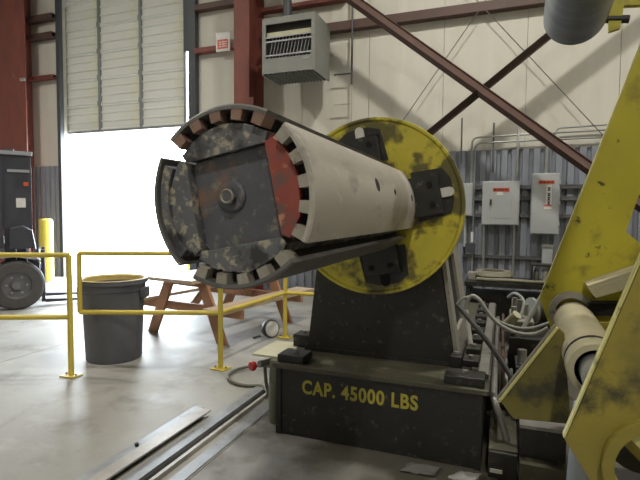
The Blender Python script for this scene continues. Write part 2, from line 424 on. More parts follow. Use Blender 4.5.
b2 = MB(); A_, B_ = Vector((-4.12, 7.42, .272)), Vector((3.3, 7.42, 6.08))
b2.bar(A_, B_, .16, .012, (0, -.6, .78)); b2.bar(A_+Vector((0, -.075, 0)), B_+Vector((0, -.075, 0)), .012, .10, (0, -.6, .78))
tag(b2.build('diagonal_brace', 'dark_brace'), 'dark diagonal brace rising to the right behind the yellow disc', 'brace')
def rod(a, b, r, label, mt='wire', name='brace_rod', cat='rod'):
    return tag(MB().cyl(a, b, r, n=8).build(name, mt), label, cat)
rod((-.395-.3, 7.85, 4.596+.362), (2.2, 7.85, 1.466), .007, 'thin steel rod slanting down right on the white wall')
rod((-.395+.25, 7.85, 4.596+.35), (-2.8, 7.85, 1.23), .007, 'thin steel rod slanting down left towards the yellow disc')

# high-bay lamps (the hall's own lights, plus one added behind the camera)
def lamp(x, y, label):
    t = thing('high_bay_lamp', (x, y, 7.35), label, 'lamp', 'high bay lamps under the roof')
    MB().revolve([(.24, 0), (.235, .02), (.20, .14), (.10, .24), (.07, .34), (0, .34)], (x, y, 7.35), (0, 0, 1), 24).build('shade', 'lamp_shell', t)
    MB().cyl((x, y, 7.69), (x, y, 8.49), .012, n=8).build('stem', 'lamp_shell', t)
    MB().revolve([(0, .03), (.06, .035), (.07, .08), (.05, .14), (0, .15)], (x, y, 7.35), (0, 0, 1), 16).build('bulb', 'lamp_glow', t)
    L = bpy.data.lights.new('lamp_light', 'AREA'); L.shape = 'DISK'; L.size = .40; L.energy = LAMP_W; L.color = (1.0, .955, .86); L.spread = math.radians(170)
    lo = bpy.data.objects.new('lamp_light', L); COL.objects.link(lo); lo.parent = t; lo.location = (0, 0, .005)
lamp(-.25, 4.3, 'high bay lamp hanging above the coil reel')
lamp(6.2, 4.3, 'high bay lamp hanging above the right end of the back wall')
lamp(.8, -2.8, 'added fill lamp hanging unseen behind the camera')  # added to brighten the near yellow plate and mandrel face
lamp(-7.4, 2.6, 'high bay lamp hanging inside the bay door')

# ================================================================== ELECTRICAL WALL
def cabinet(x0, x1, z0, z1, label):
    t = thing('electrical_cabinet', ((x0+x1)/2, 7.86, z0), label, 'cabinet', 'grey electrical cabinets on the wall')
    MB().box(x0, x1, 7.72, 7.88, z0, z1).build('body', 'panel_grey', t, .006)
    d = MB().box(x0+.012, x1-.012, 7.70, 7.7195, z0+.012, z1-.012).build('door', 'panel_grey', t, .005)
    return t, d
t, d = cabinet(-.315, .208, 1.294, 1.953, 'square grey electrical cabinet with one orange label, middle of three')
MB().box(-.20, .10, 7.696, 7.70, 1.40, 1.78).build('inner_door', 'panel_grey', d, .002)
MB().box(-.205, -.175, 7.675, 7.70, 1.59, 1.68).build('latch', 'sticker_black', d)
MB().box(-.165, .065, 7.693, 7.70, 1.795, 1.85).build('warning_label', 'sticker_red', d)
for k, (a, b) in enumerate(((-.15, -.11), (-.10, -.07), (-.06, -.01), (0, .045))):
    MB().box(a, b, 7.691, 7.693, 1.812, 1.834).build('lettering', 'sticker_black', d)
MB().box(-.11, -.02, 7.693, 7.70, 1.745, 1.79).build('paper_label', 'sticker_white', d)
t, d = cabinet(.365, .742, 1.17, 2.056, 'tall grey electrical cabinet with column of black symbols, nearest the yellow frame')
MB().box(.455, .665, 7.693, 7.70, 1.90, 1.95).build('warning_label', 'sticker_red', d)
for a, b in ((.47, .51), (.52, .55), (.565, .61), (.62, .65)):
    MB().box(a, b, 7.691, 7.693, 1.915, 1.936).build('lettering', 'sticker_black', d)
MB().box(.56, .635, 7.694, 7.70, 1.60, 1.89).build('symbol_strip', 'sticker_white', d)
for z in (1.60, 1.66, 1.72, 1.80):
    MB().prism([(.575, z+.05), (.62, z+.05), (.605, z+.025), (.62, z), (.575, z), (.59, z+.025)], lambda a, b, y: Vector((a, y, b)), 7.691, 7.694).build('symbol', 'sticker_black', d)
MB().box(.535, .635, 7.693, 7.70, 1.535, 1.575).build('paper_label', 'sticker_white', d)
MB().box(.535, .635, 7.6925, 7.70, 1.577, 1.595).build('red_strip', 'sticker_red', d)
for z in (1.3, 1.6, 1.9): MB().box(.727, .745, 7.69, 7.72, z, z+.05).build('hinge', 'panel_grey', d)
t, d = cabinet(-.80, -.452, 1.425, 1.93, 'grey electrical cabinet half hidden behind the yellow disc')
def strut(x0, x1, z, label, h=.045):
    s_ = MB(); s_.box(x0, x1, 7.905, 7.965, z-h/2, z+h/2); s_.box(x0, x1, 7.90, 7.905, z-h/2, z-h/2+.012); s_.box(x0, x1, 7.90, 7.905, z+h/2-.012, z+h/2)
    tag(s_.build('strut_channel', 'strut'), label, 'strut', 'strut channels behind the cabinets')
strut(-.95, 1.6, 1.87, 'upper strut channel running behind the electrical cabinets', .06)
strut(-.95, 1.6, 1.70, 'second strut channel from top behind the electrical cabinets', .06)
strut(-.95, 1.6, 1.44, 'third strut channel from top behind the electrical cabinets', .05)
strut(-.60, .60, .805, 'lowest strut channel below the square cabinet', .05)
def conduit(pts, r, label, mt='galv', rad=.09):
    tag(MB().tube(bend(pts, rad), r, 8).build('conduit', mt), label, 'conduit', 'steel conduits on the back wall')
yc = 7.86
conduit([(-.49, yc, 1.93), (-.49, yc, 2.63), (.60, yc, 2.65), (1.7, yc, 2.66)], .014, 'long horizontal conduit bending down to the half hidden cabinet')
conduit([(-.445, yc+.03, .45), (-.445, yc+.03, 2.545), (.50, yc+.03, 2.56), (2.0, yc+.03, 2.56)], .014, 'conduit running beside the square cabinet down towards the floor')
conduit([(.165, yc-.05, 1.953), (.165, yc-.05, 2.48), (.165, yc, 2.72)], .018, 'straight conduit rising from top of the square cabinet')
conduit([(.56, yc-.05, 2.056), (.56, yc-.05, 2.60)], .024, 'thick straight conduit rising from top of the tall cabinet')
conduit([(.62, yc+.04, 2.50), (.69, yc+.04, 2.72), (2.0, yc+.04, 2.75)], .013, 'upper right conduit bending up over the siding', rad=.06)
conduit([(-.28, yc-.05, 1.294), (-.28, yc-.02, .40)], .020, 'left conduit dropping below the square cabinet')
conduit([(.15, yc-.05, 1.294), (.15, yc-.02, .40)], .016, 'right conduit dropping below the square cabinet')
conduit([(-.56, yc-.03, 1.425), (-.56, yc-.03, .95)], .022, 'pale conduit dropping below the half hidden cabinet', 'panel_grey')
conduit([(-.65, yc+.05, 2.25), (-.65, yc+.05, 2.95)], .012, 'short vertical conduit above the half hidden cabinet', 'strut')
conduit([(-.18, yc+.05, 2.10), (-.18, yc+.05, 2.85)], .014, 'short dark conduit above the square cabinet', 'strut')
jb = thing('junction_box', (.60, 7.86, .75), 'small grey junction box low on the wall beside the yellow frame', 'box')
MB().box(.54, .68, 7.78, 7.89, .72, 1.0).build('body', 'panel_grey', jb, .005); MB().box(.53, .69, 7.765, 7.779, .98, 1.02).build('lid', 'galv', jb)
sw = thing('switch_box', (-.45, 7.86, .95), 'small pale switch on the wall beside the disc', 'switch')
MB().box(-.475, -.435, 7.85, 7.90, 1.02, 1.18).build('plate', 'sticker_white', sw); MB().box(-.55, -.40, 7.80, 7.849, .86, 1.0).build('body', 'dark_frame', sw)

# vertical pipe with stubs
pp = thing('wall_pipe', (-2.43, 7.82, 2.9), 'thin dark vertical pipe with two side stubs on the white wall', 'pipe')
MB().cyl((-2.43, 7.82, 3.60), (-2.43, 7.82, 8.4), .017, n=8).build('pipe', 'dark_frame', pp)
MB().cyl((-2.43, 7.83, 2.60), (-2.43, 7.83, 3.60), .010, n=8).build('lower_pipe', 'tray_cream', pp)
MB().cyl((-2.74, 7.82, 3.78), (-2.43, 7.82, 3.78), .014, n=8).build('stub', 'dark_frame', pp)
MB().cyl((-2.74, 7.83, 3.285), (-2.43, 7.83, 3.285), .012, n=8).build('stub', 'tray_cream', pp)

# unit heater -------------------------------------------------------
hx0, hx1, hy0, hy1, hz0, hz1 = -3.67, -2.77, 7.0, 7.68, 3.64, 4.52
h = thing('unit_heater', ((hx0+hx1)/2, 7.34, hz0), 'grey louvred unit heater hung on the wall beside the red column', 'heater')
c_ = MB(); w_ = .018
c_.box(hx0, hx0+w_, hy0, hy1, hz0, hz1); c_.box(hx1-w_, hx1, hy0, hy1, hz0, hz1); c_.box(hx0+w_, hx1-w_, hy0, hy1, hz1-w_, hz1); c_.box(hx0+w_, hx1-w_, hy1-w_, hy1, hz0+.05, hz1-w_)
c_.build('casing', 'heater_grey', h)
MB().box(hx0+w_, hx1-w_, hy0+.10, hy1-w_-.001, hz0+.06, hz1-w_-.001).build('inner_box', 'heater_dark', h)
MB().box(hx0+w_, hx1-w_, hy0, hy0+.02, hz1-.10, hz1-w_-.001).build('top_rail', 'heater_grey', h)
MB().box(hx0+w_, hx0+.06, hy0, hy0+.02, hz0+.25, hz1-.101).build('side_rail', 'heater_grey', h)
MB().box(hx1-.06, hx1-w_, hy0, hy0+.02, hz0+.25, hz1-.101).build('side_rail', 'heater_grey', h)
MB().box(hx0+w_, hx1-w_, hy0, hy0+.02, hz0+.02, hz0+.249).build('lower_panel', 'heater_grey', h)
MB().box(hx0+.061, hx1-.061, hy0+.04, hy0+.07, hz1-.29, hz1-.215).build('cream_louvre', 'heater_cream', h)
for z in (hz0+.285, hz0+.50, hz0+.565): MB().box(hx0+.061, hx1-.061, hy0+.002, hy0+.012, z, z+.022).build('grille_bar', 'heater_vane', h)
v0 = None
for k in range(13):
    x = hx0+.10+k*.058
    M_ = Matrix.Translation((x, hy0+.05, hz0+.27)) @ Matrix.Rotation(.22, 4, 'Y') @ Matrix.Rotation(.6, 4, 'Z')
    if v0 is None: v0 = MB().box(-.004, .004, -.03, .03, 0, .32, M_).build('vane', 'heater_vane', h); x00 = x
    else: dup(v0, h, (x-x00, 0, 0))
f0 = None
for k in range(14):
    x = hx0+.07+k*.058
    if f0 is None: f0 = MB().box(x, x+.02, hy0+.04, hy1-.05, hz0, hz0+.05).build('bottom_slat', 'heater_grey', h)
    else: dup(f0, h, (k*.058, 0, 0))
MB().box(-2.98, -2.86, hy0-.004, hy0-.0005, hz0+.20, hz0+.215).build('name_plate', 'heater_vane', h)
MB().cyl((-3.50, 7.58, hz1), (-3.50, 7.58, 8.4), .075, n=14).build('flue', 'dark_frame', h)
MB().box(-3.75, -3.68, 7.45, 7.95, 4.55, 4.62).build('hanger', 'brown_steel', h)
MB().bar((-3.715, 7.5, 4.585), (-3.60, 7.5, 4.50), .04, .04).build('hanger', 'brown_steel', h)
# sign
s_ = thing('notice_sign', (-4.9, 7.8, 4.41), 'small white notice with red lower panel fixed to the girt', 'sign')
MB().box(-5.055, -4.76, 7.815, 7.835, 4.41, 4.75).build('board', 'sticker_white', s_)
MB().box(-5.02, -4.80, 7.811, 7.8145, 4.455, 4.62).build('red_panel', 'sticker_red', s_)
for z in (4.485, 4.525, 4.565):
    for a, b in ((-4.985, -4.94), (-4.925, -4.86), (-4.85, -4.825)): MB().box(a, b, 7.8085, 7.811, z, z+.02).build('lettering', 'sticker_white', s_)

# ================================================================== COIL REEL BASE
BX0, BX1, BY0, BY1, BZ = -1.39, -.085, 2.812, 5.6, .47
base = thing('reel_base', (-.74, 4.2, 0), 'long black steel base stencilled with a yellow capacity marking', 'machine base')
MB().box(BX0+.02, BX1, BY0+.012, BY1, 0, BZ-.03).build('body', 'black_steel', base)
MB().box(BX0+.02, BX0+.055, BY0, BY0+.0115, .0, BZ-.03).build('edge_strip', 'black_steel', base)
MB().box(BX1-.035, BX1, BY0, BY0+.0115, .0, BZ-.03).build('edge_strip', 'black_steel', base)
MB().box(BX0, BX1+.035, BY0-.015, BY1, BZ-.03, BZ).build('top_plate', 'greasy_top', base, .004)
def block(x0, x1, y0, y1, z0, z1, parent, name='clamp_block', bolts=1):
    b_ = MB().box(x0, x1, y0, y1, z0, z1).build(name, 'black_steel', parent, .006)
    for k in range(bolts):
        x = x0+(x1-x0)*(k+.5)/bolts
        MB().cyl((x, (y0+y1)/2, z1), (x, (y0+y1)/2, z1+.018), .018, n=6).build('bolt', 'worn_steel', b_)
    return b_
block(-1.375, -1.19, 2.84, 3.01, BZ, BZ+.05, base); block(-.30, -.075, 2.83, 2.985, BZ, BZ+.052, base)
block(-1.43, -1.30, 3.22, 3.36, BZ, BZ+.09, base)
MB().box(-.215, -.165, 3.0, 5.5, BZ, BZ+.045).build('guide_strip', 'black_steel', base)
MB().box(-.118, -.06, 3.0, 5.5, BZ, BZ+.03).build('guide_strip', 'worn_steel', base)
for k in range(8):
    y = 3.06+k*.28
    block(-.215, -.12, y, y+.12, BZ+.0455, BZ+.085, base, 'keeper_block', 1)
block(-.29, -.22, 3.06, 3.16, BZ, BZ+.10, base)
fc = bpy.data.curves.new('lettering', 'FONT'); fc.body = 'CAP. 45000 LBS'; fc.size = .122; fc.extrude = .0012; fc.space_character = 1.12; fc.offset = .0036
fo = bpy.data.objects.new('tmp_text', fc); COL.objects.link(fo); bpy.context.view_layer.update()
me = bpy.data.meshes.new_from_object(fo.evaluated_get(bpy.context.evaluated_depsgraph_get()))
bpy.data.objects.remove(fo); me.name = 'lettering'
xs = [v.co.x for v in me.vertices]; zs = [v.co.y for v in me.vertices]
sx = .742/(max(xs)-min(xs)); sz = .092/(max(zs)-min(zs)); mx_, mz_ = min(xs), min(zs)
par = list(range(len(me.vertices)))
def root(i):
    while par[i] != i: par[i] = par[par[i]]; i = par[i]
    return i
for e in me.edges: par[root(e.vertices[0])] = root(e.vertices[1])
isl = {}
for p in me.polygons: isl.setdefault(root(p.vertices[0]), []).append(tuple(p.vertices))
for k_, fs in sorted(isl.items(), key=lambda kv: min(me.vertices[i].co.x for f in kv[1] for i in f)):
    idx = sorted({i for f in fs for i in f}); mp_ = {i: n_ for n_, i in enumerate(idx)}
    vv = [(-1.187+(me.vertices[i].co.x-mx_)*sx, BY0+.0105-me.vertices[i].co.z, .287+(me.vertices[i].co.y-mz_)*sz) for i in idx]
    MB().add(vv, [tuple(mp_[i] for i in f) for f in fs]).build('letter', 'stencil', base)
# tray and small tank at the base's left side
MB().box(-1.62, -1.392, 2.95, 3.33, .452, .466).build('side_tray', 'tray_cream', base)
MB().box(-1.46, -1.375, 2.90, 3.3, .30, .451).build('tray_bracket', 'olive_tank', base)
MB().revolve([(0, 0), (.055, 0), (.06, .02), (.06, .34), (.04, .38), (0, .38)], (-1.44, 2.98, .0), (0, 0, 1), 20).build('side_tank', 'olive_tank', base)
va = thing('air_valve', (-1.66, 3.16, .30), 'round red valve knob beside the base under the cream tray', 'valve')
MB().cyl((-1.62, 3.05, .36), (-1.56, 3.17, .36), .026, n=12).build('body', 'worn_steel', va)
MB().revolve([(0, -.02), (.03, -.018), (.036, 0), (.03, .018), (0, .02)], (-1.645, 3.0, .36), (-.45, -.9, 0), 16).build('knob', 'valve_red', va)
MB().cyl((-1.56, 3.17, .36), (-1.465, 3.17, .36), .013, n=8).build('nipple', 'worn_steel', va)
hp = [(-1.60, 3.10, .335), (-1.61, 3.14, .20), (-1.66, 3.28, .06), (-1.78, 3.46, .016)]
for k in range(12):
    a = -.9-k*.47
    hp.append((-2.0+.235*math.cos(a), 3.70+.235*math.sin(a), .013+.003*k))
tag(MB().tube(smoothpath(hp, 4), .013, 8).build('floor_hose', 'hose_olive'), 'thin olive hose coiled in a loop on the floor left of the base', 'hose')

# ================================================================== COIL REEL
AX, AZ, ROT = -.78, 1.495, math.radians(11)
reel = thing('coil_reel', (AX, 3.5, BZ), 'large expanding steel mandrel with yellow backing disc on a dark pedestal', 'coil reel')
# pedestal (tapered) with pale slotted side plate
def tap(z, z0=.50, z1=1.75): return (z-z0)/(z1-z0)
def ring(z, xa, xb, y0, y1): return [(xa, y0, z), (xb, y0, z), (xb, y1, z), (xa, y1, z)]
pm = MB()
v = ring(.50, -1.29, -.275, 3.17, 4.3) + ring(1.0, -1.235, -.355, 3.17, 4.2) + ring(1.80, -1.12, -.47, 3.17, 4.0)
pm.add(v, [(0, 1, 5, 4), (1, 2, 6, 5), (2, 3, 7, 6), (3, 0, 4, 7), (4, 5, 9, 8), (5, 6, 10, 9), (6, 7, 11, 10), (7, 4, 8, 11), (0, 1, 2, 3), (8, 9, 10, 11)])
pm.build('pedestal', 'black_steel', reel)
MB().box(-1.31, -.235, 3.155, 4.4, BZ+.001, .50).build('pedestal_foot', 'black_steel', reel)
for x in (-.93, -.86): MB().cyl((x, 3.17, .66), (x, 3.152, .66), .012, n=8).build('bolt', 'black_steel', reel)
def sidefn(y, z, d):       # follows the tapered right side
    xs_ = -.275-.16*(z-.50) if z < 1 else -.355-.144*(z-1.0)
    return Vector((xs_+d, y, z))
outer = [(3.19, .50), (4.25, .50), (4.05, 1.35), (3.19, 1.35)]
inner = [(3.36, .66), (3.80, .66), (3.76, 1.16), (3.36, 1.16)]
MB().ringsec(outer, inner, sidefn, .004, .03).build('side_plate', 'beige_plate', reel)
MB().prism([(3.365, .665), (3.795, .665), (3.755, 1.155), (3.365, 1.155)], sidefn, .002, .008).build('slot_back', 'hole_black', reel)
# yellow backing disc
disc = MB().revolve([(0, 3.0), (.535, 3.0), (.545, 2.988), (.560, 2.988), (.563, 3.0), (.563, 3.055), (.54, 3.06), (0, 3.06)], (AX, 0, AZ), (0, 1, 0), 72)
for i in range(len(disc.sm)): disc.sm[i] = not (i < 72 or i >= 6*72)
disc = disc.build('backing_disc', 'disc_yellow', reel)
MB().cyl((AX, 3.06, AZ), (AX, 3.17, AZ), .26, n=32).build('bearing_hub', 'black_steel', reel)
def rad(r, t, y, ang):   # radial r, tangential t, along-axis y at mandrel angle ang
    return Vector((AX + r*math.cos(ang) - t*math.sin(ang), y, AZ + r*math.sin(ang) + t*math.cos(ang)))
for k in range(4):
    a = ROT + k*math.pi/2
    fn = lambda r, t_, y: rad(r, t_, y, a)
    MB().prism([(.27, -.15), (.47, -.13), (.50, -.05), (.50, .08), (.46, .15), (.27, .16)], fn, 2.991, 2.9995).build('grime_pad', 'black_steel', reel)
    j = MB().prism([(.25, -.115), (.43, -.115), (.43, .115), (.25, .115)], fn, 2.93, 2.9905).build('jaw_block', 'black_steel', reel, .005)
    for r, t_ in ((.38, -.06), (.38, .06)):
        MB().cyl(rad(r, t_, 2.93, a), rad(r, t_, 2.915, a), .018, n=8).build('bolt', 'hole_black', j)
    sl = [(.432, -.028), (.482, -.028)] + [(.482+.028*math.sin(q*math.pi/8), -.028*math.cos(q*math.pi/8)) for q in range(1, 8)] + [(.482, .028), (.432, .028)]
    MB().prism(sl, fn, 2.975, 2.9905).build('guide_pad', 'slot_white' if k < 2 else 'hole_black', reel)
# mandrel core
cr = [(.165, -.165), (.165, .165), (-.165, .165), (-.165, -.165)]
cr2 = []
for k in range(4):
    a = k*math.pi/2
    for x, y in ((.143, -.125), (.143, .125)): cr2.append((x*math.cos(a)-y*math.sin(a), x*math.sin(a)+y*math.cos(a)))
core = MB().prism(cr2, lambda a_, b_, y: rad(a_, b_, y, ROT), 1.325, 2.99).build('core', 'core_grime_veil', reel, .004)
cx = Vector((AX-.02, 0, AZ+.005))
MB().revolve([(0, 1.312), (.044, 1.312), (.050, 1.318), (.050, 1.325)], cx, (0, 1, 0), 28).build('washer', 'core_grime_veil', core)
MB().cyl(cx+Vector((0, 1.305, 0)), cx+Vector((0, 1.293, 0)), .028, n=6).build('nut', 'core_grime_veil', core)
MB().revolve([(.016, 1.293), (.02, 1.288), (.024, 1.293)], cx, (0, 1, 0), 20).build('nut_ring', 'tooth_steel', core)
# wedge segments and shells
names = ['right', 'top', 'left', 'bottom']
RO, RI, OFF, HA = .312, .296, .032, math.radians(34.5)
for k in range(4):
    a = ROT + k*math.pi/2
    fn = lambda r, t_, y: rad(r, t_, y, a)
    h1, n = math.radians(42.5), 14
    seg = [(.228*math.cos(-h1+2*h1*i/n), .228*math.sin(-h1+2*h1*i/n)) for i in range(n+1)] + [(.145, .140), (.145, -.140)]
    w = MB().prism(seg, fn, 1.292, 2.93).build('wedge_segment', 'wedge_red' if k == 0 else 'wedge_grime_veil', reel, .004)
    w['label'] = ['red painted wedge segment', 'grimy upper wedge segment', 'grimy left wedge segment', 'grimy lower wedge segment'][k]
    n = 22; arc = [-HA+2*HA*i/n for i in range(n+1)]
    sm = MB()
    Y0, Y1 = 1.27, 2.985
    O0 = [rad(RO*math.cos(q)-OFF, RO*math.sin(q), Y0+.006, a) for q in arc]; O1 = [rad(RO*math.cos(q)-OFF, RO*math.sin(q), Y1, a) for q in arc]
    Oe = [rad((RO-.006)*math.cos(q)-OFF, (RO-.006)*math.sin(q), Y0, a) for q in arc]
    I0 = [rad(RI*math.cos(q)-OFF, RI*math.sin(q), Y0, a) for q in arc]; I1 = [rad(RI*math.cos(q)-OFF, RI*math.sin(q), Y1, a) for q in arc]
    q4 = [(i, i+1, n+2+i, n+1+i) for i in range(n)]
    sm.add(O0+O1, q4, True); sm.add(Oe+O0, q4, True); sm.add(I0+I1, q4, True); sm.add(Oe+I0, q4); sm.add(O1+I1, q4)
    for e in (0, n): sm.add([Oe[e], O0[e], O1[e], I1[e], I0[e]], [(0, 1, 2, 3, 4)])
    shl = sm.build('shell', 'shell_steel' if k == 0 else 'shell_dark', reel); shl['label'] = ['large pale grey right shell with three holes', 'upper curved shell', 'left curved shell', 'lower curved shell'][k]
    def ro(q):   # radius from the mandrel axis to the shell's inner face
        return -OFF*math.cos(q)+math.sqrt(RI*RI-(OFF*math.sin(q))**2)+.003
    for dg in (() if k == 2 else (-34, -17, 0, 17, 34)):
        q0, q1 = math.radians(dg-4.2), math.radians(dg+4.2)
        rin = .234
        qm = (q0+q1)/2
        po_ = [(rin*math.cos(q0), rin*math.sin(q0)), (ro(q0)*math.cos(q0), ro(q0)*math.sin(q0)), (ro(qm)*math.cos(qm), ro(qm)*math.sin(qm)), (ro(q1)*math.cos(q1), ro(q1)*math.sin(q1)), (rin*math.cos(q1), rin*math.sin(q1))]
        MB().prism(po_, fn, 1.272, 1.34).build('tooth', ['tooth_steel', 'tooth_rust', 'shell_dark', 'tooth_steel'][k], shl)
    ba = [-.60+1.2*i/12 for i in range(13)]
    pg = [(.232*math.cos(q), .232*math.sin(q)) for q in ba] + [((ro(q)-.006)*math.cos(q), (ro(q)-.006)*math.sin(q)) for q in reversed(ba)]
    MB().prism(pg, fn, 1.284 if k == 2 else 1.312, 2.90).build('dark_gap_fill', 'wedge_grime_veil' if k == 2 else 'hole_black', shl)  # black filler paints the shade between teeth; left one is a flush band
    if k == 0:
        for (q, y, s1, s2) in ((math.radians(5), 2.04, .013, .030), (math.radians(2), 2.38, .008, .014), (math.radians(-1), 2.83, .010, .020)):
            pts = []
            for i in range(14):
                b_ = i*2*math.pi/14
                qq = q + s2*math.sin(b_)/RO
                pts.append((y+s1*2.4*math.cos(b_), qq))
            rr = lambda y_, qq, d: rad((RO+d)*math.cos(qq)-OFF, (RO+d)*math.sin(qq), y_, a)
            MB().prism(pts, rr, -.004, .0012).build('bolt_hole', 'hole_black', shl)

# ================================================================== FLOOR RAILS
r1 = thing('floor_channel', (-1.99, 1.9, 0), 'raised steel channel lying along the floor with an open end', 'channel')
MB().box(-2.008, -1.915, -.8, 2.88, .036, .046).build('top_flange', 'channel_top', r1)
MB().box(-2.008, -1.998, -.8, 2.88, .0, .0355).build('web', 'worn_steel', r1)
MB().box(-2.085, -2.0085, -.8, 2.93, .0, .030).build('side_strip', 'rail_shine', r1)
MB().box(-1.997, -1.925, -.8, 2.86, .0, .008).build('bottom_flange', 'worn_steel', r1)
MB().cyl((-2.045, 2.28, .030), (-2.045, 2.28, .05), .012, n=8).build('bolt', 'black_steel', r1)
for x0, x1, z1, mt, lab in ((-1.885, -1.80, .012, 'rail_shine', 'wide flat steel strip set along left side of the floor slot'), (-1.735, -1.712, .022, 'channel_top', 'thin pale steel bar along right side of the floor slot'), (-1.655, -1.575, .006, 'rail_shine', 'flat steel strip on the floor nearest the reel base')):
    tag(MB().box(x0, x1, -2, 3.5 if x1 < -1.5 else 2.9, -.012, z1).build('floor_strip', mt), lab, 'floor strip', 'steel floor strips')

# ================================================================== YELLOW FRAME (right)
TH = math.radians(2.1)
def yf(t_, z, d): return Vector((t_*math.cos(TH)+d*math.sin(TH), -t_*math.sin(TH)+d*math.cos(TH), z))
fr = thing('yellow_frame', tuple(yf(.5, 0, 2.0)), 'large yellow steel frame of two slanted plates joined by a cream tube', 'machine frame')
def plate(d0, d1, hole, nm):
    n = 36; cx_, cz_, r_ = .245, .87, .105
    # outline: lower-left corner, slanted left edge, far right, bottom
    corner = [(.092, .984), (.76, 3.07), (1.55, 3.07), (1.55, .0), (.95, .0), (.62, .40), (.17, .862)] if not hole else [(.092, .984), (.76, 3.07), (1.55, 3.07), (1.55, .0), (.95, .0), (.52, .50), (.25, .72), (.135, .905)]
    return corner
# far plate with a cut-out window: built of faces around the window
def plate_with_window(poly, win, d0, d1, name, mt):
    import bmesh
    bm = bmesh.new()
    from mathutils.geometry import delaunay_2d_cdt
    pts = [Vector(p) for p in poly+win]; n = len(poly); w = len(win)
    ed = [(i, (i+1) % n) for i in range(n)] + [(n+i, n+(i+1) % w) for i in range(w)]
    vo, eo, fo_, _, _, _ = delaunay_2d_cdt(pts, ed, [], 0, 1e-6)
    def inside(p, pg):
        c = False; j = len(pg)-1
        for i in range(len(pg)):
            if (pg[i][1] > p[1]) != (pg[j][1] > p[1]) and p[0] < (pg[j][0]-pg[i][0])*(p[1]-pg[i][1])/(pg[j][1]-pg[i][1])+pg[i][0]: c = not c
            j = i
        return c
    keep = []
    for f in fo_:
        c = (sum(vo[i][0] for i in f)/len(f), sum(vo[i][1] for i in f)/len(f))
        if inside(c, poly) and not inside(c, win): keep.append(tuple(f))
    mb = MB()
    A = [yf(p[0], p[1], d0) for p in vo]; B = [yf(p[0], p[1], d1) for p in vo]
    mb.add(A, keep); mb.add(B, keep)
    for pg in (poly, win):
        for i in range(len(pg)):
            a_, b_ = pg[i], pg[(i+1) % len(pg)]
            mb.add([yf(*a_, d0), yf(*b_, d0), yf(*b_, d1), yf(*a_, d1)], [(0, 1, 2, 3)])
    return mb.build(name, mt, fr)
polyA = [(.092, .984), (.76, 3.07), (1.55, 3.07), (1.55, .0), (.95, .0), (.55, .55), (.16, .80)]
winA = [(.483, 1.367), (.56, 1.66), (.70, 1.95), (1.0, 1.95), (1.0, 1.20), (.62, 1.245)]
pA = plate_with_window(polyA, winA, 2.90, 2.935, 'far_plate', 'yellow_paint')
n = 28; bore = [(.262+.085*math.cos(i*2*math.pi/n), .952+.085*math.sin(i*2*math.pi/n)) for i in range(n)]
polyB = [(.092, .98), (.76, 3.07), (1.55, 3.07), (1.55, .0), (.95, .0), (.60, .30), (.21, .74), (.14, .905)]
pB = plate_with_window(polyB, bore, 1.11, 1.132, 'near_plate', 'yellow_dirty')
def slant(t_): return .984+(t_-.092)*3.123
for dd, z1, pr in ((2.895, 3.05, pA), (1.105, 3.05, pB)):
    e = MB(); t1 = .092+(z1-.984)/3.123
    w_e = .0065 if dd > 2 else .003
    e.prism([(.092, .984), (t1, z1), (t1+w_e, z1-.003), (.092+w_e, .982)], lambda a_, b_, d_: yf(a_-w_e-.001, b_+.002, d_), dd+.003, dd+(.04 if dd > 2 else .028))
    e.build('cut_edge', 'yellow_edge', pr)
# rim, bars and shade disc in the near plate's bore
rimm = MB(); prev = None
rimm.ringsec([(.262+.105*math.cos(i*2*math.pi/n), .952+.105*math.sin(i*2*math.pi/n)) for i in range(n)], [(.262+.084*math.cos(i*2*math.pi/n), .952+.084*math.sin(i*2*math.pi/n)) for i in range(n)], yf, 1.085, 1.145)
rimm.build('bore_rim', 'yellow_dirty', pB)
MB().bar(yf(.21, 1.022, 1.10), yf(.34, .887, 1.10), .022, .012, tuple(yf(0, 0, 1))).build('bore_bar', 'yellow_edge', pB)
MB().prism([(.262+.0838*math.cos(i*2*math.pi/n), .952+.0838*math.sin(i*2*math.pi/n)) for i in range(n)], yf, 1.26, 1.28).build('bore_shade_disc', 'black_steel', pB)  # black disc puts the shade inside the bore into colour
MB().prism([(.20, .965), (.222, .992), (.345, .872), (.32, .85)], yf, 1.20, 1.24).build('bore_web', 'yellow_dirty', pB)
# cream tube, collar, shaft
TC = (.257, .894)
tb = MB().revolve([(0, 0), (.092, 0), (.098, .01), (.098, .66), (.101, .665), (.101, .93), (.096, .94), (.075, .945)], yf(*TC, 2.90), yf(0, 0, -1), 36).build('cross_tube', 'tube_cream', fr)
MB().cyl(yf(*TC, 1.99), yf(*TC, 1.40), .060, n=24).build('shaft', 'chrome', tb)
MB().cyl(yf(*TC, 2.075), yf(*TC, 2.05), .1025, n=36).build('groove', 'hole_black', tb)
bs = MB(); bs.revolve([(.07, 0), (.105, 0), (.11, .01), (.11, .05), (.08, .055)], yf(.245, .935, 2.895), yf(0, 0, -1), 32); bs.build('boss_ring', 'beige_plate', fr)
MB().prism([(.30, .935), (.62, .955), (.62, 1.02), (.32, 1.0)], yf, 2.80, 2.899).build('stiffener', 'hole_black', fr)
ang = MB(); ang.prism([(.305, 1.083), (.62, 1.225), (.62, 1.245), (.30, 1.10)], yf, 2.72, 2.89); ang.prism([(.305, 1.083), (.62, 1.225), (.62, 1.16), (.335, 1.042)], yf, 2.715, 2.73)
ang.build('angle_iron', 'tube_cream', fr)
MB().prism([(.40, .70), (.62, .75), (.62, .98), (.30, .95)], yf, 2.55, 2.57).build('rear_web', 'yellow_dirty', fr)
